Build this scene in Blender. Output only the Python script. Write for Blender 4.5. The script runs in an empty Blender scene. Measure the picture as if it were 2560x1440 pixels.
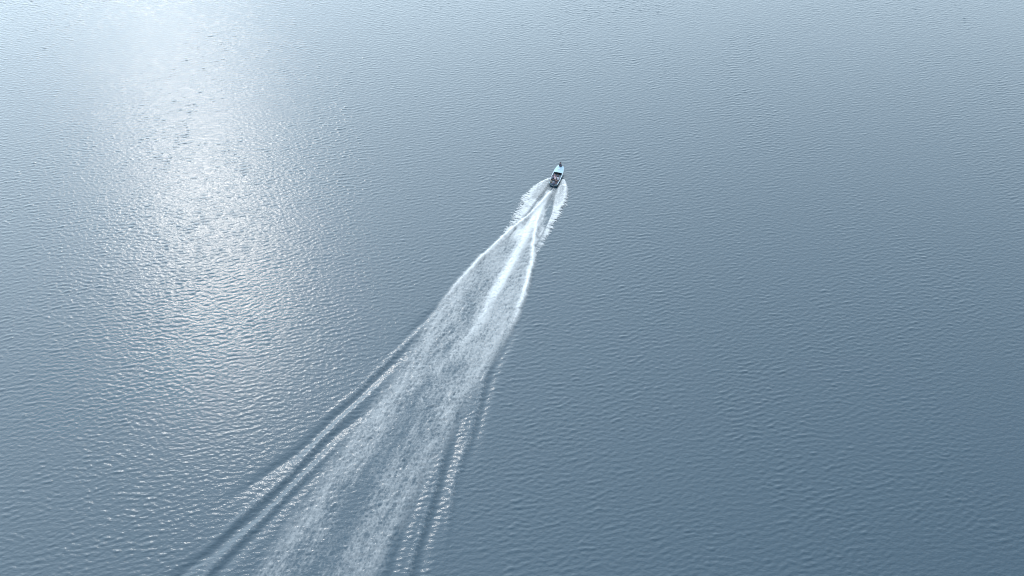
import bpy, bmesh, math
import numpy as np
from mathutils import Vector, Matrix

SC = bpy.context.scene
COL = SC.collection
R = math.radians
rng = np.random.default_rng(11)

# ------------------------------------------------------------------ camera
CAM_H = 105.0
cam_d = bpy.data.cameras.new('camera')
cam = bpy.data.objects.new('camera', cam_d)
COL.objects.link(cam)
cam.location = (0, 0, CAM_H)
cam.rotation_euler = (R(45), 0, 0)
cam_d.angle = R(62)
cam_d.clip_end = 40000
SC.camera = cam

# ------------------------------------------------------------------ light
SUN_EL, SUN_AZ = R(38.5), R(-25.0)          # azimuth measured from +Y towards +X
world = bpy.data.worlds.new('World')
SC.world = world
world.use_nodes = True
nt = world.node_tree
sky = nt.nodes.new('ShaderNodeTexSky')
sky.sky_type = 'NISHITA'
sky.sun_disc = False
sky.sun_elevation = SUN_EL
sky.sun_rotation = SUN_AZ
sky.altitude = 0
sky.air_density = 1.0
sky.dust_density = 1.0
sky.ozone_density = 4.0
# thin high cloud drawn evenly over the whole sky: veils the blue and the glare round the sun
wtc = nt.nodes.new('ShaderNodeTexCoord')
wmap = nt.nodes.new('ShaderNodeMapping')
wmap.inputs['Scale'].default_value = (1, 1, 2.2)
wn = nt.nodes.new('ShaderNodeTexNoise')
wn.inputs['Scale'].default_value = 5.0
wn.inputs['Detail'].default_value = 6
wsep = nt.nodes.new('ShaderNodeSeparateXYZ')
nt.links.new(wtc.outputs['Generated'], wsep.inputs[0])


def wmath(op, a, b=None):
    n = nt.nodes.new('ShaderNodeMath')
    n.operation = op
    for i, v in enumerate((a, b)):
        if v is None:
            continue
        if isinstance(v, (int, float)):
            n.inputs[i].default_value = v
        else:
            nt.links.new(v, n.inputs[i])
    return n.outputs[0]


# an even layer: the slant path, and so its whiteness, grows as 1 / sin(elevation)
VEIL = 0.60
tau = wmath('MULTIPLY', wmath('ADD', wmath('MULTIPLY', wn.outputs[0], .5), .75), VEIL)
path = wmath('DIVIDE', tau, wmath('MAXIMUM', wsep.outputs[2], .03))
wfac = wmath('SUBTRACT', 1.0, wmath('POWER', 2.71828, wmath('MULTIPLY', path, -1.0)))
wmix = nt.nodes.new('ShaderNodeMix')
wmix.data_type = 'RGBA'
# cloud scatters forwards: brighter towards the sun, smoothly over the whole sky
wdot = nt.nodes.new('ShaderNodeVectorMath')
wdot.operation = 'DOT_PRODUCT'
nt.links.new(wtc.outputs['Generated'], wdot.inputs[0])
wdot.inputs[1].default_value = (math.sin(SUN_AZ) * math.cos(SUN_EL), math.cos(SUN_AZ) * math.cos(SUN_EL), math.sin(SUN_EL))
fwd = wmath('POWER', wmath('ADD', wmath('MULTIPLY', wdot.outputs['Value'], .5), .5), 4.0)
fwd = wmath('ADD', wmath('MULTIPLY', fwd, 1.27), .39)
wcol = nt.nodes.new('ShaderNodeVectorMath')
wcol.operation = 'SCALE'
wcol.inputs[0].default_value = (34.4, 40.6, 44.8)
nt.links.new(fwd, wcol.inputs['Scale'])
nt.links.new(wcol.outputs[0], wmix.inputs[7])
nt.links.new(wtc.outputs['Generated'], wmap.inputs[0])
nt.links.new(wmap.outputs[0], wn.inputs['Vector'])
nt.links.new(wfac, wmix.inputs[0])
nt.links.new(sky.outputs[0], wmix.inputs[6])
nt.links.new(wmix.outputs[2], nt.nodes['Background'].inputs[0])
nt.nodes['Background'].inputs[1].default_value = 0.15
sun_d = bpy.data.lights.new('sun', 'SUN')
sun_d.energy = 0.5
sun_d.angle = R(2.5)
sun_d.color = (1.0, 0.93, 0.85)
sun = bpy.data.objects.new('sun', sun_d)
COL.objects.link(sun)
sdir = Vector((math.sin(SUN_AZ) * math.cos(SUN_EL), math.cos(SUN_AZ) * math.cos(SUN_EL), math.sin(SUN_EL)))
sun.rotation_euler = sdir.to_track_quat('Z', 'Y').to_euler()
sun.location = (-60, 150, 90)
vs = SC.view_settings
vs.view_transform = 'Standard'
vs.look = 'None'
vs.exposure = -0.66
vs.gamma = 1.0
vs.use_curve_mapping = False
SC.cycles.filter_width = 1.1


# ------------------------------------------------------------------ helpers
def tag(o, label=None, cat=None, group=None, kind=None):
    for k, v in (('label', label), ('category', cat), ('group', group), ('kind', kind)):
        if v:
            o[k] = v
    return o


def empty(name, loc=(0, 0, 0), rot=(0, 0, 0), parent=None):
    o = bpy.data.objects.new(name, None)
    o.empty_display_size = 0.3
    o.location = loc
    o.rotation_euler = rot
    COL.objects.link(o)
    o.parent = parent
    return o


def mat(name, col, rough=0.5, metal=0.0, spec=0.5, vary=0.0, scale=6.0, bump=0.0):
    m = bpy.data.materials.new(name)
    m.use_nodes = True
    t = m.node_tree
    b = t.nodes['Principled BSDF']
    b.inputs['Base Color'].default_value = (*col, 1)
    b.inputs['Roughness'].default_value = rough
    b.inputs['Metallic'].default_value = metal
    b.inputs['Specular IOR Level'].default_value = spec
    if vary or bump:
        tc = t.nodes.new('ShaderNodeTexCoord')
        n = t.nodes.new('ShaderNodeTexNoise')
        n.inputs['Scale'].default_value = scale
        n.inputs['Detail'].default_value = 5
        t.links.new(tc.outputs['Object'], n.inputs['Vector'])
        if vary:
            mx = t.nodes.new('ShaderNodeMix')
            mx.data_type = 'RGBA'
            mx.inputs[6].default_value = (*[c * (1 - vary) for c in col], 1)
            mx.inputs[7].default_value = (*[min(1, c * (1 + vary)) for c in col], 1)
            t.links.new(n.outputs[0], mx.inputs[0])
            t.links.new(mx.outputs[2], b.inputs['Base Color'])
        if bump:
            bp = t.nodes.new('ShaderNodeBump')
            bp.inputs['Strength'].default_value = bump
            bp.inputs['Distance'].default_value = 0.02
            t.links.new(n.outputs[0], bp.inputs['Height'])
            t.links.new(bp.outputs[0], b.inputs['Normal'])
    return m


def grid_mesh(name, co, nu, nv, keep=None, attr=None):
    """quads over an nu x nv vertex grid (v fastest); keep = boolean per cell"""
    idx = np.arange(nu * nv).reshape(nu, nv)
    q = np.stack([idx[:-1, :-1], idx[1:, :-1], idx[1:, 1:], idx[:-1, 1:]], -1).reshape(-1, 4)
    if keep is not None:
        q = q[keep.ravel()]
        used = np.unique(q)
        remap = np.zeros(nu * nv, np.int64)
        remap[used] = np.arange(len(used))
        q = remap[q]
        co = co[used]
        if attr is not None:
            attr = attr[used]
    me = bpy.data.meshes.new(name)
    me.vertices.add(len(co))
    me.vertices.foreach_set('co', np.ascontiguousarray(co, np.float32).ravel())
    me.loops.add(q.size)
    me.loops.foreach_set('vertex_index', q.astype(np.int32).ravel())
    me.polygons.add(len(q))
    me.polygons.foreach_set('loop_start', np.arange(0, q.size, 4, dtype=np.int32))
    me.polygons.foreach_set('use_smooth', np.ones(len(q), bool))
    me.update(calc_edges=True)
    if attr is not None:
        a = me.attributes.new('foam', 'FLOAT', 'POINT')
        a.data.foreach_set('value', np.ascontiguousarray(attr, np.float32))
    return me


def smooth(a, b, x):
    t = np.clip((x - a) / (b - a), 0, 1)
    return t * t * (3 - 2 * t)


def noise_field(shape, step, lam, aniso=(1, 1), power=2.0, seed=0):
    """random field on a grid: cell sizes step, correlation length lam (times aniso), zero mean, unit deviation"""
    r = np.random.default_rng(seed)
    kx = np.fft.fftfreq(shape[0], step[0])[:, None] * aniso[0]
    ky = np.fft.rfftfreq(shape[1], step[1])[None] * aniso[1]
    k = np.hypot(kx, ky) * lam
    amp = 1.0 / (1.0 + k ** 2) ** power
    F = np.fft.rfft2(r.standard_normal(shape)) * amp
    F[0, 0] = 0
    f = np.fft.irfft2(F, shape)
    return f / f.std()


# ------------------------------------------------------------------ wake frame
K = CAM_H / 95.0
HEAD = R(22.45)                               # wake axis, from +Y towards +X
AX = np.array([math.sin(HEAD), math.cos(HEAD)])
NR = np.array([AX[1], -AX[0]])                # to starboard
ST = np.array([7.45, 120.95]) * K             # stern of the boat


def line(pts):
    p = np.array(pts) * K
    return lambda s: np.interp(s, p[:, 0], p[:, 1])


core_c = line([(0, 0), (8.6, 0), (15.4, .3), (19.8, .6), (24, .8), (37.7, .95), (41, .7), (48, -.2), (58, -.5), (66, -.7), (80, -.4), (120, 0)])
lridge = line([(1.5, .35), (5.9, -.3), (9.4, -.9), (13.7, -2.2), (18.1, -3.3), (22.7, -4.3), (28.3, -5.2), (32.8, -5.6), (37, -5.8), (44, -6.3), (120, -13)])
ledge = line([(0, .3), (5.9, -.3), (9.4, -.8), (13.7, -2.2), (18.1, -3.3), (22.7, -4.3), (28.3, -5.3), (36.6, -5.8), (51, -5.7), (62, -6.5), (83, -6.6), (130, -8)])
redge = line([(0, .2), (8, .6), (10.6, 1.), (14.7, 2.1), (18.7, 3.4), (22.5, 4.5), (27.7, 5.4), (33, 6.1), (40, 6.2), (52, 5.9), (63, 6.0), (77, 6.5), (130, 8)])
lspo = line([(-2.2, -.9), (-1.5, -1.7), (0, -2.6), (1.5, -3.2), (3.5, -3.6), (6.5, -3.5), (10.4, -3.2), (15.8, -3.0), (18.5, -3.6), (20.4, -3.9), (25, -4.6)])
lspi = line([(-2.2, -.8), (.5, -.95), (3.7, -1.2), (7.3, -1.35), (12.1, -1.7), (16.1, -2.2), (18.7, -3.2), (25, -4.5)])
rspo = line([(-2.6, .8), (-1.8, 1.7), (-.3, 2.6), (1.8, 3.35), (4, 3.7), (6.3, 3.8), (8.7, 3.7), (12, 3.7), (15.2, 3.8), (18, 3.7), (25, 4.9)])
rspi = line([(-2.6, .75), (-.8, .85), (2.7, 1.3), (7.5, 2.5), (12, 2.9), (15.6, 3.0), (17.2, 3.1), (25, 4.8)])


def to_wake(x, y):
    dx, dy = x - ST[0], y - ST[1]
    return -(dx * AX[0] + dy * AX[1]), dx * NR[0] + dy * NR[1]


WAVES = [   # (distance aft, offset to starboard) along each wave, height, half width
    ([(37.7, -6.1), (40.5, -6.9), (43.5, -7.5), (46.5, -8.0)], -.10, .8),
    ([(42, -6.6), (48.7, -7.9), (52.0, -8.6), (55.7, -9.3), (59.2, -10.0), (62.9, -11.2)], .10, .55),
    ([(50.1, -7.2), (54.9, -8.4), (58.9, -9.2), (62.4, -9.9), (65.4, -10.8), (68.7, -11.4), (72.3, -12.4), (75.7, -13.7), (79.8, -15.5)], -.13, .85),
    ([(58.3, -7.9), (62.3, -8.9), (65.4, -9.8), (68.6, -10.5), (72.9, -11.1), (76.2, -11.5), (79.6, -12.5), (83.3, -13.7), (88.1, -14.9)], .11, .6),
    ([(63.2, -7.2), (66.8, -8.6), (70.2, -9.6), (75.8, -10.6), (81.1, -11.6), (84.3, -12.3), (87.2, -13.4), (90.7, -14.5), (93.9, -16.0), (106, -19)], -.13, .85),
    ([(70.7, -8.3), (74.9, -9.2), (78.3, -10.0), (83.2, -11.0), (88.6, -12.4), (92.7, -13.1), (106, -16)], .10, .6),
    ([(75.1, -8.4), (78.8, -9.2), (84.2, -10.1), (87.1, -10.8), (90.0, -11.4), (92.6, -11.9), (110, -15)], -.10, .8),
    ([(37.8, 7.6), (42.3, 7.5), (46.7, 7.6), (51.8, 8.3), (55.8, 9.2), (62, 10.6)], -.11, .8),
    ([(47.4, 6.6), (52.7, 7.7), (56.6, 8.7), (60.1, 9.3), (65.1, 10.0), (70.5, 11.0), (74.1, 12.3), (76.0, 13.0)], .09, .55),
    ([(55.6, 6.4), (59.6, 7.0), (62.9, 7.8), (67.4, 8.8), (71.1, 9.6), (75.5, 10.4), (79.2, 11.1), (83.3, 12.2), (95, 15)], -.14, .85),
    ([(65.3, 7.2), (69.8, 8.4), (73.7, 9.2), (77.3, 9.8), (80.7, 10.3), (83.5, 11.0), (95, 13)], .10, .5),
    ([(66.8, 6.1), (69.8, 6.4), (72.5, 6.9), (76.1, 7.4), (79.1, 7.8), (81.8, 8.3), (84.4, 9.0), (98, 12)], -.11, .75),
]


def wake_height(x, y):
    s, t = to_wake(x, y)
    h = np.zeros_like(s)
    # diverging crests and troughs on both sides, in echelon
    for pts, amp, w in WAVES:
        p = np.array(pts)
        m = (s > p[0, 0] - 8) & (s < p[-1, 0] + 8)
        if not m.any():
            continue
        sm, tm = s[m], t[m]
        g0 = (p[1, 1] - p[0, 1]) / (p[1, 0] - p[0, 0])
        g1 = (p[-1, 1] - p[-2, 1]) / (p[-1, 0] - p[-2, 0])
        c = np.interp(sm, p[:, 0], p[:, 1]) + g0 * np.minimum(sm - p[0, 0], 0) + g1 * np.maximum(sm - p[-1, 0], 0)
        c = c + .05 * np.sin(sm * .7 + amp * 90) + .03 * np.sin(sm * 1.9 + w * 50)
        along = smooth(p[0, 0] - 5, p[0, 0] + 5, sm) * smooth(p[-1, 0] + 7, p[-1, 0] - 5, sm)
        h[m] += (1.3 if amp < 0 else 1.0) * amp * along * np.exp(-((tm - c) / w) ** 2)
    # ridges thrown up behind the transom and the hollow around them
    near = smooth(.6, 3, s)
    h += .32 * np.exp(-((t - lridge(s)) / .32) ** 2) * near * (1 - smooth(14, 45, s))
    h += .22 * np.exp(-((t - redge(s)) / .35) ** 2) * smooth(6, 11, s) * (1 - smooth(22, 42, s))
    h += .20 * np.exp(-((t - core_c(s)) / .7) ** 2) * near * (1 - smooth(8, 30, s))
    h -= .16 * np.exp(-(t / 1.5) ** 2) * smooth(-4.5, 0, s) * (1 - smooth(3, 16, s))
    return h


# ------------------------------------------------------------------ water
X0, X1, Y0, Y1 = -143.0, 143.0, 44.0, 221.0
NX, NY = 1500, 960
gx = np.linspace(X0, X1, NX, endpoint=False)
gy = np.linspace(Y0, Y1, NY, endpoint=False)
DX, DY = gx[1] - gx[0], gy[1] - gy[0]


def sea(seed, lam_p, theta, spread, low, power):
    """wind ripples: directional spectrum, theta = direction of travel from +Y"""
    r = np.random.default_rng(seed)
    kx = 2 * math.pi * np.fft.fftfreq(NX, DX)[:, None]
    ky = 2 * math.pi * np.fft.rfftfreq(NY, DY)[None]
    k = np.hypot(kx, ky)
    k[0, 0] = 1e-6
    kp = 2 * math.pi / lam_p
    d = np.abs(kx * math.sin(theta) + ky * math.cos(theta)) / k
    amp = np.exp(-.5 * (kp / k) ** low) * k ** (-power) * (d ** spread + .02)
    amp[0, 0] = 0
    amp *= np.exp(-(k * DX / 2.6) ** 4)
    F = np.fft.rfft2(r.standard_normal((NX, NY))) * amp
    f = np.fft.irfft2(F, (NX, NY))
    return f / np.sqrt((np.gradient(f, DX, axis=0) ** 2 + np.gradient(f, DY, axis=1) ** 2).mean())


gust = noise_field((NX, NY), (DX, DY), 26, (1, 1.4), 1.6, 5)
gust2 = noise_field((NX, NY), (DX, DY), 9, (.8, 1.6), 1.6, 6)
GX, GY = np.meshgrid(gx, gy, indexing='ij')
starb = smooth(-20, 50, GX)
mod = np.clip(.95 + (.13 + .14 * starb) * gust + (.09 + .14 * starb) * gust2, .35, 1.5)
mod *= 1.0 + .18 * smooth(30, -90, GX) - .15 * smooth(20, 110, GX)
wav = .048 * sea(21, .88, R(-13), 6, 4, 3.2) + .004 * sea(24, 2.4, R(-24), 8, 3, 3.0) + .036 * sea(22, .72, R(18), 3, 3, 2.8)
wav = wav * mod
sg = .045
wav = wav + .35 * (wav ** 2 / max(wav.std(), 1e-6) - wav.std()) * .5
S_, T_ = to_wake(GX, GY)
inside = smooth(1.2, -.6, T_ - redge(S_)) * smooth(1.2, -.6, ledge(S_) - T_) * smooth(2, 10, S_)
lane = np.exp(-((T_ - core_c(S_)) / 2.0) ** 2) * smooth(10, 40, S_)
wav = wav * (1 - .45 * inside) * (1 - .55 * lane)
churn = noise_field((NX, NY), (DX, DY), .7, (1, 1), 1.6, 9)
wav = wav + .030 * churn * inside * (1 - .8 * lane) * (1 - .5 * smooth(40, 110, S_))
fade = smooth(X0, X0 + 6, GX) * smooth(X1, X1 - 6, GX) * smooth(Y0, Y0 + 6, GY) * smooth(Y1, Y1 - 7, GY)
wav = wav * fade


def water_z(x, y):
    """height of the water sheet at world points (bilinear in the ripple field, plus the wake)"""
    u = np.clip((x - X0) / DX, 0, NX - 1.001)
    v = np.clip((y - Y0) / DY, 0, NY - 1.001)
    i, j = u.astype(int), v.astype(int)
    a, b = u - i, v - j
    z = (wav[i, j] * (1 - a) * (1 - b) + wav[i + 1, j] * a * (1 - b) + wav[i, j + 1] * (1 - a) * b + wav[i + 1, j + 1] * a * b)
    return z + wake_height(x, y)


ext = np.geomspace(2, 9000, 26)
xs = np.concatenate([X0 - ext[::-1], gx, gx[-1] + ext])
ys = np.concatenate([Y0 - ext[::-1], gy, gy[-1] + ext])
Z = np.zeros((len(xs), len(ys)))
Z[26:26 + NX, 26:26 + NY] = wav + wake_height(GX, GY) * fade
co = np.stack([np.repeat(xs, len(ys)), np.tile(ys, len(xs)), Z.ravel()], 1)
me = grid_mesh('water', co, len(xs), len(ys))
water = bpy.data.objects.new('water', me)
COL.objects.link(water)
tag(water, 'wide rippled grey blue water with a bright patch of sun glitter', 'water', kind='structure')

m = bpy.data.materials.new('water')
m.use_nodes = True
t = m.node_tree
b = t.nodes['Principled BSDF']
b.inputs['Base Color'].default_value = (0.05, 0.115, 0.16, 1)
b.inputs['Roughness'].default_value = 0.18
b.inputs['IOR'].default_value = 1.6
tc = t.nodes.new('ShaderNodeTexCoord')


def noise_node(scale, rot, stretch, detail):
    mp = t.nodes.new('ShaderNodeMapping')
    mp.inputs['Rotation'].default_value = (0, 0, rot)
    mp.inputs['Scale'].default_value = stretch
    t.links.new(tc.outputs['Object'], mp.inputs[0])
    n = t.nodes.new('ShaderNodeTexNoise')
    n.inputs['Scale'].default_value = scale
    n.inputs['Detail'].default_value = detail
    n.inputs['Roughness'].default_value = .55
    t.links.new(mp.outputs[0], n.inputs['Vector'])
    return n


n1 = noise_node(2.0, R(-13), (.6, 1, 1), 3)
bp = t.nodes.new('ShaderNodeBump')
bp.inputs['Strength'].default_value = 1.0
bp.inputs['Distance'].default_value = 0.075
t.links.new(n1.outputs[0], bp.inputs['Height'])
t.links.new(bp.outputs[0], b.inputs['Normal'])
# colour of the water body drifts a little over tens of metres
n2 = noise_node(.02, 0, (1, 1.5, 1), 3)
mx = t.nodes.new('ShaderNodeMix')
mx.data_type = 'RGBA'
mx.inputs[6].default_value = (0.001, 0.024, 0.045, 1)
mx.inputs[7].default_value = (0.002, 0.027, 0.050, 1)
t.links.new(n2.outputs[0], mx.inputs[0])
t.links.new(mx.outputs[2], b.inputs['Base Color'])
me.materials.append(m)

# ------------------------------------------------------------------ foam of the wake
FS = np.arange(-3.5, 112, .125)
FT = np.arange(-14, 14.01, .125)
S, T = np.meshgrid(FS, FT, indexing='ij')
shp, stp = S.shape, (.125, .125)
nA = noise_field(shp, stp, .52, (1.5, 1), 1.6, 31)           # mottle
nB = noise_field(shp, stp, .28, (1, 1), 1.3, 32)           # fine
nC = noise_field(shp, stp, 1.2, (5, 1), 1.5, 33)           # streaks along the wake
nF = noise_field(shp, stp, .34, (9, 1), 1.4, 36)          # thin strings along the wake
nD = noise_field(shp, stp, 3.5, (2.5, 1), 1.6, 34)         # big patches
nE = noise_field(shp, stp, .22, (1, 7), 1.3, 35)
L, Rr, C = ledge(S), redge(S), core_c(S)
wid = np.maximum(Rr - L, .3)
soft = np.interp(S, [10, 30, 45, 80], [.4, .7, 2.0, 3.2])
inn = smooth(-.55, .6, (T - L) / soft) * smooth(-.55, .6, (Rr - T) / soft) * smooth(10, 22, S)
# mottled field, strongest in two side bands, with a calm lane down the middle later on
band = np.exp(-((T - (L + 1.5)) / 1.5) ** 2) + np.exp(-((T - (Rr - 1.5)) / 1.5) ** 2)
dens = .52 + .16 * band - .30 * np.exp(-((T - C) / 1.5) ** 2) * smooth(34, 60, S)
dens = dens - .17 * smooth(32, 75, S) - .10 * smooth(75, 115, S) + .05 * nD
worm = 1 - 1.25 * np.abs(nA)                                # wormy cells of foam
tex = .31 * np.clip(worm, -1.2, 1) + .11 * nB + .10 * nC + .13 * nF + .05 * nD
field = inn * np.clip(smooth(-.05, 1.0, dens + .62 * tex) * np.interp(S, [10, 25, 40, 65, 100], [.36, .46, .48, .42, .33]), 0, 1)
# white core
cw = np.interp(S, [1, 4, 9, 14, 25, 40, 60], [.25, .45, .85, .85, .85, .9, 1.1]) * K
core = np.exp(-(np.abs(T - C) / cw) ** 2.6)
cd = np.interp(S, [1.2, 2.6, 10, 20, 28, 38, 50, 62], [0, 1, 1.02, .95, .82, .55, .25, 0])
core = core * np.clip(cd + (.10 * nC + .08 * nB + .06 * nA) * (cd > .02) * smooth(2, 8, S), 0, 1)
# ridge lines
def ridge(pos, w, s0, s1, s2, s3, top):
    a = smooth(s0, s1, S) * (1 - smooth(s2, s3, S)) * top
    off = .10 * np.interp(FS, FS, noise_field((len(FS), 8), stp, 1.5, (1, 1), 1.5, 41)[:, 0])[:, None]
    return np.exp(-((T - pos - off) / w) ** 2) * np.clip(a + .15 * nB * a, 0, 1)
rl = ridge(lridge(S), .30 + .006 * S, 1, 3, 22, 46, .98)
rr = ridge(Rr - .15, .34 + .006 * S, 7, 11, 26, 46, .95)
# side sprays falling back onto the water: outer edge breaks into feathers
def side(outer, inner, sgn, s0):
    o, i = sgn * outer(S), sgn * inner(S)
    a = sgn * T
    # feathers: noise sampled along a slanted coordinate so streaks run outwards and aft
    feather = .55 * nE + .25 * nB
    w = np.maximum(o - i, .25)
    q = (a - i) / w
    jag = np.interp(S, [s0, 2, 6, 14], [.02, .08, .24, .42])
    d = smooth(-.12, .14, q) * (1 - smooth(.80, 1.08, q + (feather - .25) * jag))
    life = np.interp(S, [s0, s0 + .5, 3, 12, 19, 24, 28], [0, 1, 1, .95, .85, .6, 0])
    body = np.interp(S, [-3, 3, 8, 16, 22], [1, .97, .90, .82, .6])
    gaps = 1 - np.clip(.55 * nE + .35 * nC, 0, 1) * np.interp(S, [0, 4, 10, 20], [0, .25, .5, .65])
    return d * life * body * np.clip(gaps, 0, 1)
sl = side(lspo, lspi, -1, -2.4)
sr = side(rspo, rspi, 1, -2.8)
# churned water straight behind the transom
tr = np.exp(-((T) / (.95 * K)) ** 4) * smooth(.3, .9, S) * (1 - smooth(2, 9, S)) * np.clip(.62 + .22 * nC + .1 * nA, 0, 1)
fill = smooth(-.1, .4, T - lspi(S)) * smooth(-.1, .4, rspi(S) - T) * smooth(3, 6, S) * (1 - smooth(16, 21, S)) * np.clip(.30 + .25 * nC + .10 * nA, 0, .8)
groove = np.exp(-((T + .03) / .16) ** 2) * smooth(-.2, .4, S) * (1 - smooth(1.6, 2.8, S))
tr *= 1 - .9 * groove
# thin broken foam on the outer crests
cr = 0
for pts, amp, w in WAVES:
    if amp < 0:
        continue
    p = np.array(pts)
    along = smooth(p[0, 0] - 4, p[0, 0] + 4, S) * smooth(p[-1, 0] + 4, p[-1, 0] - 6, S)
    cr = cr + .26 * along * np.exp(-((T - np.interp(S, p[:, 0], p[:, 1])) / .5) ** 2) * smooth(-.2, 1.8, nB * .8 + nE * .5) * (1 - .6 * smooth(60, 95, S))
foam = 1 - (1 - field) * (1 - core) * (1 - rl) * (1 - rr) * (1 - sl) * (1 - sr) * (1 - tr) * (1 - cr) * (1 - fill)
foam *= 1 - smooth(104, 111, S)
hullm = smooth(.1, -.1, S) * smooth(.75, .6, np.abs(T - .09 * S))
foam *= 1 - hullm
PX = ST[0] - S * AX[0] + T * NR[0]
PY = ST[1] - S * AX[1] + T * NR[1]
lift = .025 + .05 * foam + .03 * foam * np.clip(nB, -1, 2) + .05 * rl
hump = np.clip(sl + sr, 0, 1) * np.interp(S, [-3, 0, 4, 12, 20], [.25, .4, .3, .12, 0])
lift = lift + hump * (.7 + .3 * np.clip(nE, -1, 1))
PZ = water_z(PX, PY) + lift
vis = foam > .04
keep = vis[:-1, :-1] | vis[1:, :-1] | vis[1:, 1:] | vis[:-1, 1:]
me = grid_mesh('wake_foam', np.stack([PX.ravel(), PY.ravel(), PZ.ravel()], 1), *shp, keep, foam.ravel())
wake = bpy.data.objects.new('wake_foam', me)
COL.objects.link(wake)
tag(wake, 'white foam wake spreading out behind the speeding boat', 'foam', kind='stuff')
fm = bpy.data.materials.new('foam')
fm.use_nodes = True
t = fm.node_tree
b = t.nodes['Principled BSDF']
b.inputs['Base Color'].default_value = (.50, .51, .525, 1)
b.inputs['Roughness'].default_value = .65
at = t.nodes.new('ShaderNodeAttribute')
at.attribute_name = 'foam'
tr_ = t.nodes.new('ShaderNodeBsdfTransparent')
ms = t.nodes.new('ShaderNodeMixShader')
t.links.new(at.outputs['Fac'], ms.inputs[0])
t.links.new(tr_.outputs[0], ms.inputs[1])
t.links.new(b.outputs[0], ms.inputs[2])
t.links.new(ms.outputs[0], t.nodes['Material Output'].inputs[0])
me.materials.append(fm)

# ------------------------------------------------------------------ spray in the air beside the hull
def spray():
    r = np.random.default_rng(77)
    V, Fc = [], []
    oct_v = np.array([(1, 0, 0), (-1, 0, 0), (0, 1, 0), (0, -1, 0), (0, 0, 1), (0, 0, -1)], float)
    oct_f = np.array([(0, 2, 4), (2, 1, 4), (1, 3, 4), (3, 0, 4), (2, 0, 5), (1, 2, 5), (3, 1, 5), (0, 3, 5)])
    n = 16000
    side_ = r.choice([-1, 1], n)
    start = r.uniform(-2.4, 4.0, n)
    u = r.beta(1.6, 1.4, n)                       # how far along its arc each drop is
    reach = np.interp(start, [-2.4, -1, 2, 4], [.8, 2.2, 2.6, 2.2]) * r.uniform(.7, 1.08, n)
    hgt = np.interp(start, [-2.4, 0, 4], [.35, .75, .4]) * r.uniform(.4, 1.1, n)
    s = start + u * 2.0
    tt = side_ * (.85 + u * reach) + .09 * np.minimum(s, 0)
    z = 4 * hgt * u * (1 - u) * .8 + .12
    x = ST[0] - s * AX[0] + tt * NR[0]
    y = ST[1] - s * AX[1] + tt * NR[1]
    z = z + water_z(x, y)
    sz = r.uniform(.008, .024, n)
    P = np.stack([x, y, z], 1)
    st = oct_v[None] * sz[:, None, None]
    V = (P[:, None] + st).reshape(-1, 3)
    Fc = (oct_f[None] + 6 * np.arange(n)[:, None, None]).reshape(-1, 3)
    me = bpy.data.meshes.new('spray')
    me.from_pydata(V.tolist(), [], Fc.tolist())
    me.materials.append(mat('spray', (.54, .55, .56), .4))
    o = bpy.data.objects.new('spray', me)
    COL.objects.link(o)
    tag(o, 'white drops of spray flying off both sides of the boat', 'spray', kind='stuff')


spray()

# ------------------------------------------------------------------ boat
M_HULL = mat('hull_paint', (.38, .50, .56), .35, vary=.06, scale=3)
M_DECK = mat('deck_paint', (.27, .40, .51), .45, vary=.07, scale=4)
M_GUN = mat('gunwale_paint', (.38, .46, .52), .4, vary=.05)
M_IN = mat('inner_paint', (.12, .17, .22), .6, vary=.2)
M_SHADE = mat('cuddy_shade', (.02, .035, .05), .8, vary=.2)  # near-black, paints in the shade inside the cuddy
M_WOOD = mat('thwart_wood', (.16, .12, .11), .6, vary=.25, scale=14)
M_COWL = mat('engine_cowl', (.035, .045, .085), .35, vary=.1)
M_GREY = mat('engine_leg', (.12, .13, .15), .4, metal=.3)
M_BLACK = mat('rubber', (.02, .02, .022), .6)
M_STEEL = mat('steel', (.5, .5, .52), .3, metal=.9)

BL = 5.6
BOAT_HEAD = HEAD - R(4.5)
boat = empty('motor_boat', (ST[0] - .1 * AX[0], ST[1] - .1 * AX[1], -.04), (0, R(-3.0), math.pi / 2 - BOAT_HEAD))
tag(boat, 'small pale aqua open motor boat carrying people and trailing a foam wake', 'boat')

sta = np.array([0, .7, 1.5, 2.4, 3.3, 4.0, 4.5, 4.9, 5.2, 5.35])
half = np.array([.84, .90, .95, .98, .96, .90, .82, .72, .60, .48])
sheer = np.array([.62, .63, .65, .68, .73, .78, .83, .87, .90, .92])
chine = np.array([.70, .76, .80, .82, .77, .66, .54, .40, .27, .16])
chz = np.array([.16, .16, .17, .19, .24, .32, .41, .52, .64, .74])
keelz = np.array([-.05, -.06, -.07, -.07, -.03, .05, .16, .32, .48, .62])


def at_x(arr, x):
    return float(np.interp(x, sta, arr))


def bm_obj(name, bm, material, parent, smooth_=False):
    me = bpy.data.meshes.new(name)
    bmesh.ops.recalc_face_normals(bm, faces=bm.faces)
    bm.to_mesh(me)
    bm.free()
    for p in me.polygons:
        p.use_smooth = smooth_
    for mm in (material if isinstance(material, (list, tuple)) else [material]):
        me.materials.append(mm)
    o = bpy.data.objects.new(name, me)
    COL.objects.link(o)
    o.parent = parent
    return o


def box(bm, c, size, rot=None, bevel=0.0):
    r = bmesh.ops.create_cube(bm, size=1)
    vsx = r['verts']
    M = Matrix.Translation(c) @ (rot.to_4x4() if rot else Matrix.Identity(4)) @ Matrix.Diagonal((*size, 1))
    bmesh.ops.transform(bm, matrix=M, verts=vsx)
    if bevel:
        es = list({e for v in vsx for e in v.link_edges})
        bmesh.ops.bevel(bm, geom=es, offset=bevel, segments=2, affect='EDGES', profile=.6)


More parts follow.
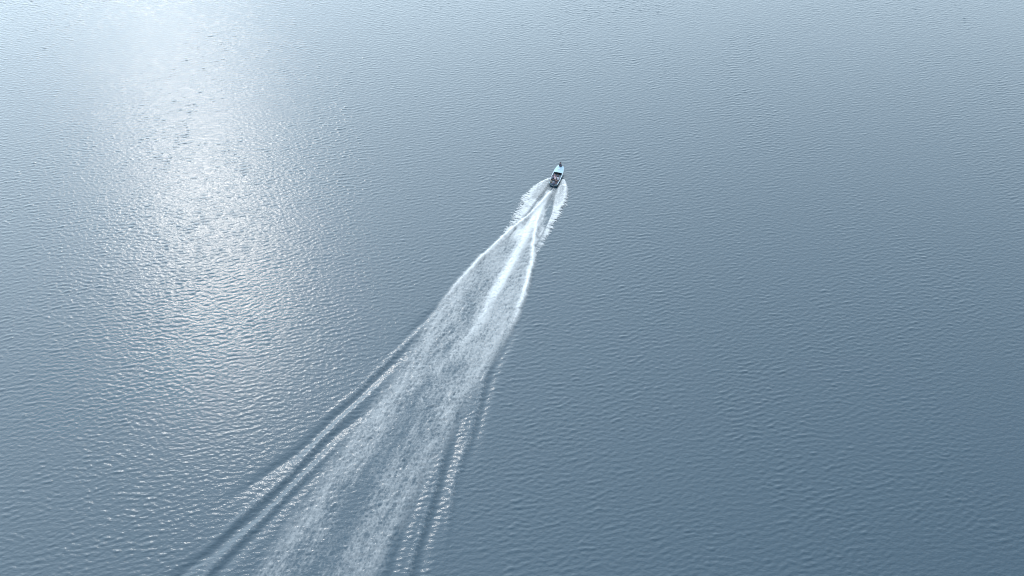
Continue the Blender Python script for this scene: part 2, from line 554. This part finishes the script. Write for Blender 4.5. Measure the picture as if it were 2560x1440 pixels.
def tube(bm, pts, rad, seg=8, cap=True):
    pts = [Vector(p) for p in pts]
    rads = rad if isinstance(rad, (list, tuple)) else [rad] * len(pts)
    rings = []
    for i, p in enumerate(pts):
        d = (pts[min(i + 1, len(pts) - 1)] - pts[max(i - 1, 0)]).normalized()
        q = d.to_track_quat('Z', 'Y')
        rings.append([bm.verts.new(p + q @ Vector((rads[i] * math.cos(2 * math.pi * k / seg), rads[i] * math.sin(2 * math.pi * k / seg), 0))) for k in range(seg)])
    for a, c in zip(rings, rings[1:]):
        for k in range(seg):
            bm.faces.new((a[k], a[(k + 1) % seg], c[(k + 1) % seg], c[k]))
    if cap:
        bm.faces.new(rings[0][::-1])
        bm.faces.new(rings[-1])


# hull: outer shell and inner liner joined along the gunwale
xs_h = np.concatenate([np.linspace(0, 4.9, 23), np.linspace(5.0, 5.35, 5)])
bm = bmesh.new()
prev = None
FLOOR_Z = .17
for x in xs_h:
    hb, sh, ch, cz, kz = (at_x(a, x) for a in (half, sheer, chine, chz, keelz))
    ti = .045
    fl = max(FLOOR_Z, kz + .10)
    prof = [(0, kz), (ch * .5, kz + (cz - kz) * .42), (ch, cz), (ch + (hb - ch) * .55, cz + (sh - cz) * .5), (hb, sh),
            (hb - ti, sh), (ch + (hb - ch) * .5 - ti, max(fl, cz + (sh - cz) * .5)), (max(.02, ch - ti), max(fl, cz + .02)), (0, fl)]
    ring = [bm.verts.new((x, y, z)) for y, z in prof]
    ring += [bm.verts.new((x, -y, z)) for y, z in prof[-2:0:-1]]
    if prev:
        n = len(ring)
        for k in range(n):
            bm.faces.new((prev[k], prev[(k + 1) % n], ring[(k + 1) % n], ring[k]))
    else:
        first = ring
    prev = ring
n = len(prev)
bm.faces.new(prev)
for f in bm.faces:
    c = f.calc_center_median()
    hb = at_x(half, c.x)
    f.material_index = 0
# the liner faces are those whose profile index lies past the gunwale
bm.verts.index_update()
for f in bm.faces:
    ks = [v.index % n for v in f.verts]
    if all(5 <= k <= n - 5 for k in ks):
        f.material_index = 1
bm.faces.new(first[::-1])
hull = bm_obj('hull', bm, [M_HULL, M_IN], boat)
# transom board
bm = bmesh.new()
box(bm, (.06, 0, .36), (.09, 1.48, .46), bevel=.015)
bm_obj('transom', bm, M_IN, boat)
# gunwales
for sg_ in (-1, 1):
    bm = bmesh.new()
    prev = None
    for x in np.linspace(-.02, 5.34, 30):
        hb, sh = at_x(half, x), at_x(sheer, x)
        y0, y1 = sg_ * (hb - .10), sg_ * (hb + .035)
        ring = [bm.verts.new(p) for p in ((x, y0, sh - .01), (x, y1, sh - .03), (x, y1, sh + .025), (x, y0 + sg_ * .01, sh + .035))]
        if prev:
            for k in range(4):
                bm.faces.new((prev[k], prev[(k + 1) % 4], ring[(k + 1) % 4], ring[k]))
        else:
            bm.faces.new(ring[::-1])
        prev = ring
    bm.faces.new(prev)
    bm_obj('gunwale', bm, M_GUN, boat)
# foredeck with camber, a lip along its after edge
DK0 = 3.35
bm = bmesh.new()
prev = None
for x in np.linspace(DK0, 5.33, 14):
    hb, sh = at_x(half, x) - .03, at_x(sheer, x)
    ring = [bm.verts.new((x, hb * q, sh + .04 + .075 * (1 - q * q))) for q in np.linspace(-1, 1, 9)]
    ring += [bm.verts.new((x, hb * q, sh + .005 + .075 * (1 - q * q))) for q in np.linspace(1, -1, 9)]
    if prev:
        for k in range(18):
            bm.faces.new((prev[k], prev[(k + 1) % 18], ring[(k + 1) % 18], ring[k]))
    else:
        bm.faces.new(ring[::-1])
    prev = ring
bm.faces.new(prev)
deck = bm_obj('foredeck', bm, M_DECK, boat)
bm = bmesh.new()
tube(bm, [(DK0 - .01, q * (at_x(half, DK0) - .05), at_x(sheer, DK0) + .045 + .075 * (1 - q * q)) for q in np.linspace(-1, 1, 11)], .03, 6)
bm_obj('deck_lip', bm, M_GUN, deck)
bm = bmesh.new()
box(bm, (4.35, 0, at_x(sheer, 4.35) + .125), (.42, .40, .03), bevel=.012)
bm_obj('deck_hatch', bm, M_GUN, deck)
# added dark panels: the shade under the foredeck, put into their colour
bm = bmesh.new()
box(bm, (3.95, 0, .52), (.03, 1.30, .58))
bm_obj('cuddy_shade_back', bm, M_SHADE, boat)
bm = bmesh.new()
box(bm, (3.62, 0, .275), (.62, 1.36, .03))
bm_obj('cuddy_shade_floor', bm, M_SHADE, boat)
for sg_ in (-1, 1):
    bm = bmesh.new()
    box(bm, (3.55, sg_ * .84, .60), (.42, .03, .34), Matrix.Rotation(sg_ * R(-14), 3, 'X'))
    bm_obj('cuddy_shade_side', bm, M_SHADE, boat)
# floor boards and thwarts
for k in range(5):
    bm = bmesh.new()
    box(bm, (1.85, (k - 2) * .27, .205), (2.9, .25, .03), bevel=.006)
    bm_obj('floor_board', bm, M_IN, boat)
for x in (.42, 1.45, 2.05):
    bm = bmesh.new()
    box(bm, (x, 0, .455), (.30, 2 * at_x(half, x) - .20, .045), bevel=.01)
    bm_obj('thwart', bm, M_WOOD, boat)
# bow cleat and rail stub
bm = bmesh.new()
tube(bm, [(5.22, -.16, 1.02), (5.22, .16, 1.02)], .018, 6)
tube(bm, [(5.22, -.05, 0.95), (5.22, -.05, 1.02)], .018, 6)
tube(bm, [(5.22, .05, 0.95), (5.22, .05, 1.02)], .018, 6)
bm_obj('cleat', bm, M_STEEL, deck)
# outboard engine
eng = empty('outboard_engine', (-.12, -.05, .55), parent=boat)
bm = bmesh.new()
bmesh.ops.create_uvsphere(bm, u_segments=16, v_segments=10, radius=1)
for v in bm.verts:
    x, y, z = v.co
    p = 3.2
    nrm = (abs(x) ** p + abs(y) ** p + abs(z) ** p) ** (1 / p)
    x, y, z = x / nrm, y / nrm, z / nrm
    v.co = (-.14 + .38 * x * (1 - .12 * z), .25 * y * (1 - .2 * max(z, 0)), .40 + .29 * z + .04 * x)
bm_obj('cowl', bm, M_COWL, eng, True)
bm = bmesh.new()
box(bm, (-.14, 0, -.22), (.20, .12, .75), bevel=.03)
bm_obj('drive_leg', bm, M_GREY, eng)
bm = bmesh.new()
box(bm, (.05, 0, -.02), (.10, .30, .34), bevel=.02)
bm_obj('clamp_bracket', bm, M_GREY, eng)
bm = bmesh.new()
tube(bm, [(.12, .04, .28), (.40, .16, .32), (.68, .27, .34)], [.03, .024, .022], 8)
bm_obj('tiller', bm, M_BLACK, eng)

# ------------------------------------------------------------------ people
M_SKIN = mat('skin', (.33, .19, .13), .55, vary=.08)
M_HAIR = mat('hair', (.012, .010, .010), .5, vary=.2, scale=30)
cloth = {}


def cloth_mat(nm, col):
    if nm not in cloth:
        cloth[nm] = mat('cloth_' + nm, col, .85, vary=.12, scale=18, bump=.4)
    return cloth[nm]


def person(label, boat_xyz, yaw, shirt, trousers, lean=8, arms=('lap', 'lap'), hat=None, turn=0, legs='down', scale=1.0):
    """seated figure; local origin under the pelvis on the seat, facing local +X"""
    V, E, Rd, G = [], [], [], []

    def add(p, r, g, link=None):
        V.append(Vector(p)); Rd.append(r); G.append(g)
        i = len(V) - 1
        if link is not None:
            E.append((link, i))
        return i
    ln = R(lean)

    def up(h, fwd=0, y=0):
        return Vector((math.sin(ln) * h + math.cos(ln) * fwd, y, .11 + math.cos(ln) * h - math.sin(ln) * fwd))
    pel = add(up(0), (.15, .12), 'tro')
    wai = add(up(.18), (.135, .10), 'shi', pel)
    che = add(up(.36), (.165, .115), 'shi', wai)
    sho = add(up(.48), (.12, .09), 'shi', che)
    nec = add(up(.545, .01), (.060, .058), 'ski', sho)
    hd0 = add(up(.60, .025), (.07, .078), 'ski', nec)
    hd1 = add(up(.685, .03), (.078, .096), 'ski', hd0)
    hd2 = add(up(.755, .015), (.062, .075), 'ski', hd1)
    for sg_, arm in ((1, arms[0]), (-1, arms[1])):
        s0 = add(up(.45, 0, sg_ * .175), (.068, .068), 'shi', sho)
        S = V[s0]
        if arm == 'lap':
            e = S + Vector((.06, sg_ * .05, -.27)); w = S + Vector((.27, -sg_ * .03, -.36))
        elif arm == 'gunwale':
            e = S + Vector((.0, sg_ * .13, -.25)); w = S + Vector((.17, sg_ * .15, -.36))
        elif arm == 'tiller':
            e = S + Vector((-.10, sg_ * .10, -.24)); w = S + Vector((-.16, sg_ * .28, -.34))
        else:
            e = S + Vector((.10, sg_ * .06, -.25)); w = S + Vector((.34, sg_ * .02, -.22))
        mid = S.lerp(e, .5)
        m_ = add(mid, (.054, .054), 'shi', s0)
        el = add(e, (.043, .043), 'ski', m_)
        fo = add(e.lerp(w, .4), (.041, .041), 'ski', el)
        wr = add(w, (.027, .030), 'ski', fo)
        d = (w - e).normalized()
        side_v = d.cross(Vector((0, 0, 1))).normalized()
        dn = d.cross(side_v)
        if dn.z > 0:
            dn = -dn
        pm = add(w + d * .055, (.038, .018), 'ski', wr)
        for q, ln_ in ((-.03, .055), (-.01, .072), (.01, .078), (.03, .068)):
            k0 = add(w + d * .095 + side_v * q, (.0095, .0095), 'ski', pm)
            k1 = add(w + d * (.095 + ln_ * .55) + side_v * q * 1.15 + dn * .012, (.009, .009), 'ski', k0)
            add(w + d * (.095 + ln_ * .9) + side_v * q * 1.1 + dn * .04, (.008, .008), 'ski', k1)
        tb = add(w + d * .045 - side_v * sg_ * .04, (.011, .011), 'ski', pm)
        add(w + d * .085 - side_v * sg_ * .062 + dn * .018, (.009, .009), 'ski', tb)
        # leg
        h = add((.02, sg_ * .10, .10), (.095, .095), 'tro', pel)
        if legs == 'down':
            kn = Vector((.42, sg_ * .14, .10)); an = Vector((.40, sg_ * .13, -.25)); to = Vector((.56, sg_ * .15, -.275))
        else:      # cross-legged / tucked on a flat deck
            kn = Vector((.34, sg_ * .30, .10)); an = Vector((.30, -sg_ * .06, .055)); to = Vector((.38, -sg_ * .17, .05))
        th = add(Vector((.02, sg_ * .10, .10)).lerp(kn, .5), (.082, .082), 'tro', h)
        k_ = add(kn, (.06, .06), 'tro', th)
        cf = add(kn.lerp(an, .4), (.055, .055), 'tro', k_)
        a_ = add(an, (.036, .036), 'ski', cf)
        add(to, (.034, .026), 'ski', a_)
    me = bpy.data.meshes.new('person_tmp')
    me.from_pydata([tuple(v) for v in V], E, [])
    ob = bpy.data.objects.new('person_tmp', me)
    COL.objects.link(ob)
    md = ob.modifiers.new('skin', 'SKIN')
    md.use_smooth_shade = True
    for i, sv in enumerate(me.skin_vertices[0].data):
        sv.radius = Rd[i]
        sv.use_root = (i == 0)
    sb = ob.modifiers.new('sub', 'SUBSURF')
    sb.levels = sb.render_levels = 1
    dg = bpy.context.evaluated_depsgraph_get()
    body = bpy.data.meshes.new_from_object(ob.evaluated_get(dg))
    bpy.data.objects.remove(ob)
    body.name = 'body'
    # cloth and skin by the nearest joint
    pts = np.array([v[:] for v in V])
    gi = np.array([{'ski': 0, 'shi': 1, 'tro': 2}[g] for g in G])
    body.materials.clear()
    for mm in (M_SKIN, shirt, trousers):
        body.materials.append(mm)
    cen = np.array([p.center[:] for p in body.polygons])
    near = gi[np.argmin(((cen[:, None] - pts[None]) ** 2).sum(-1), 1)]
    body.polygons.foreach_set('material_index', near.astype(np.int32))
    body.polygons.foreach_set('use_smooth', np.ones(len(near), bool))
    body.update()
    root = empty('person', (0, 0, 0))
    tag(root, label, 'person')
    o = bpy.data.objects.new('body', body)
    COL.objects.link(o)
    o.parent = root
    # head pieces
    hc = V[hd1] + Vector((0, 0, .015))
    hm = Matrix.Translation(hc) @ Matrix.Rotation(R(turn), 4, 'Z')

    def blob(bm_, c, r_, cut=None, seg=12):
        res = bmesh.ops.create_uvsphere(bm_, u_segments=seg, v_segments=8, radius=1)
        bmesh.ops.transform(bm_, matrix=hm @ Matrix.Translation(c) @ Matrix.Diagonal((*r_, 1)), verts=res['verts'])
        return res['verts']
    bm_ = bmesh.new()
    blob(bm_, (-.018, 0, .028), (.102, .092, .105))
    # keep the face free of hair
    inv = hm.inverted()
    kill = [v for v in bm_.verts if (inv @ v.co).x > .045 and (inv @ v.co).z < .075]
    bmesh.ops.delete(bm_, geom=kill, context='VERTS')
    bm_obj('hair', bm_, M_HAIR, root, True)
    bm_ = bmesh.new()
    blob(bm_, (.098, 0, -.01), (.018, .013, .022), seg=8)
    bm_obj('nose', bm_, M_SKIN, root, True)
    for sg_ in (-1, 1):
        bm_ = bmesh.new()
        blob(bm_, (0, sg_ * .088, -.008), (.02, .012, .032), seg=8)
        bm_obj('ear', bm_, M_SKIN, root, True)
        bm_ = bmesh.new()
        blob(bm_, (.083, sg_ * .033, .018), (.010, .014, .009), seg=8)
        bm_obj('eye', bm_, M_BLACK, root, True)
    bm_ = bmesh.new()
    blob(bm_, (.088, 0, -.052), (.010, .026, .008), seg=8)
    bm_obj('mouth', bm_, cloth_mat('lips', (.25, .09, .08)), root, True)
    if hat:
        bm_ = bmesh.new()
        pr = [(.001, .15), (.06, .148), (.10, .125), (.113, .085), (.116, .05), (.19, .03), (.192, .022), (.115, .036), (.108, .05)]
        rings = []
        for rr_, zz in pr:
            rings.append([bm_.verts.new(hm @ Vector((rr_ * math.cos(a) - .01, rr_ * math.sin(a), zz))) for a in np.linspace(0, 2 * math.pi, 17)[:-1]])
        for a, c in zip(rings, rings[1:]):
            for k in range(16):
                bm_.faces.new((a[k], a[(k + 1) % 16], c[(k + 1) % 16], c[k]))
        bm_obj('hat', bm_, hat, root, True)
    bw = boat.matrix_basis
    root.matrix_world = bw @ Matrix.Translation(boat_xyz) @ Matrix.Rotation(R(yaw), 4, 'Z') @ Matrix.Scale(scale, 4)
    return root


NAVY = cloth_mat('navy', (.035, .045, .09))
BLACKC = cloth_mat('black', (.02, .022, .035))
WHITE = cloth_mat('white', (.66, .63, .68))
PINK = cloth_mat('pale_pink', (.68, .54, .62))
BLUE = cloth_mat('light_blue', (.48, .54, .66))
SLATE = cloth_mat('slate', (.17, .21, .30))
OLIVE = cloth_mat('olive_grey', (.20, .21, .20))
MAUVE = cloth_mat('mauve', (.36, .24, .32))
JEANS = cloth_mat('jeans', (.05, .07, .13))
SEAT = .478
person('person in dark clothes sitting out on the tip of the pale foredeck', (4.92, .02, .985), 0, NAVY, BLACKC, 10, ('lap', 'lap'), hat=BLACKC, legs='cross', scale=1.1)
person('person in a navy shirt seated on the thwart right behind the dark cuddy opening', (2.05, -.30, SEAT), 4, NAVY, JEANS, 14, ('lap', 'lap'))
person('person in a mauve shirt seated by the port gunwale on the front thwart', (2.05, .38, SEAT), -6, MAUVE, JEANS, 10, ('lap', 'gunwale'), turn=-20)
person('person in a pale pink shirt seated in the middle of the boat', (1.45, .10, SEAT), 0, PINK, WHITE, 16, ('lap', 'lap'))
person('person in a light blue shirt seated by the starboard gunwale amidships', (1.46, -.50, SEAT), 6, BLUE, BLUE, 12, ('lap', 'lap'))
person('person in a slate blue shirt seated by the port gunwale amidships', (1.44, .66, SEAT), -4, SLATE, JEANS, 8, ('gunwale', 'lap'))
person('person in a dark shirt seated on the after thwart beside the outboard engine', (.45, -.40, SEAT), 8, BLACKC, MAUVE, 10, ('lap', 'lap'))
person('person in olive grey clothes on the port quarter steering with the tiller', (.26, .62, SEAT), -12, OLIVE, OLIVE, 2, ('gunwale', 'tiller'), scale=1.05)
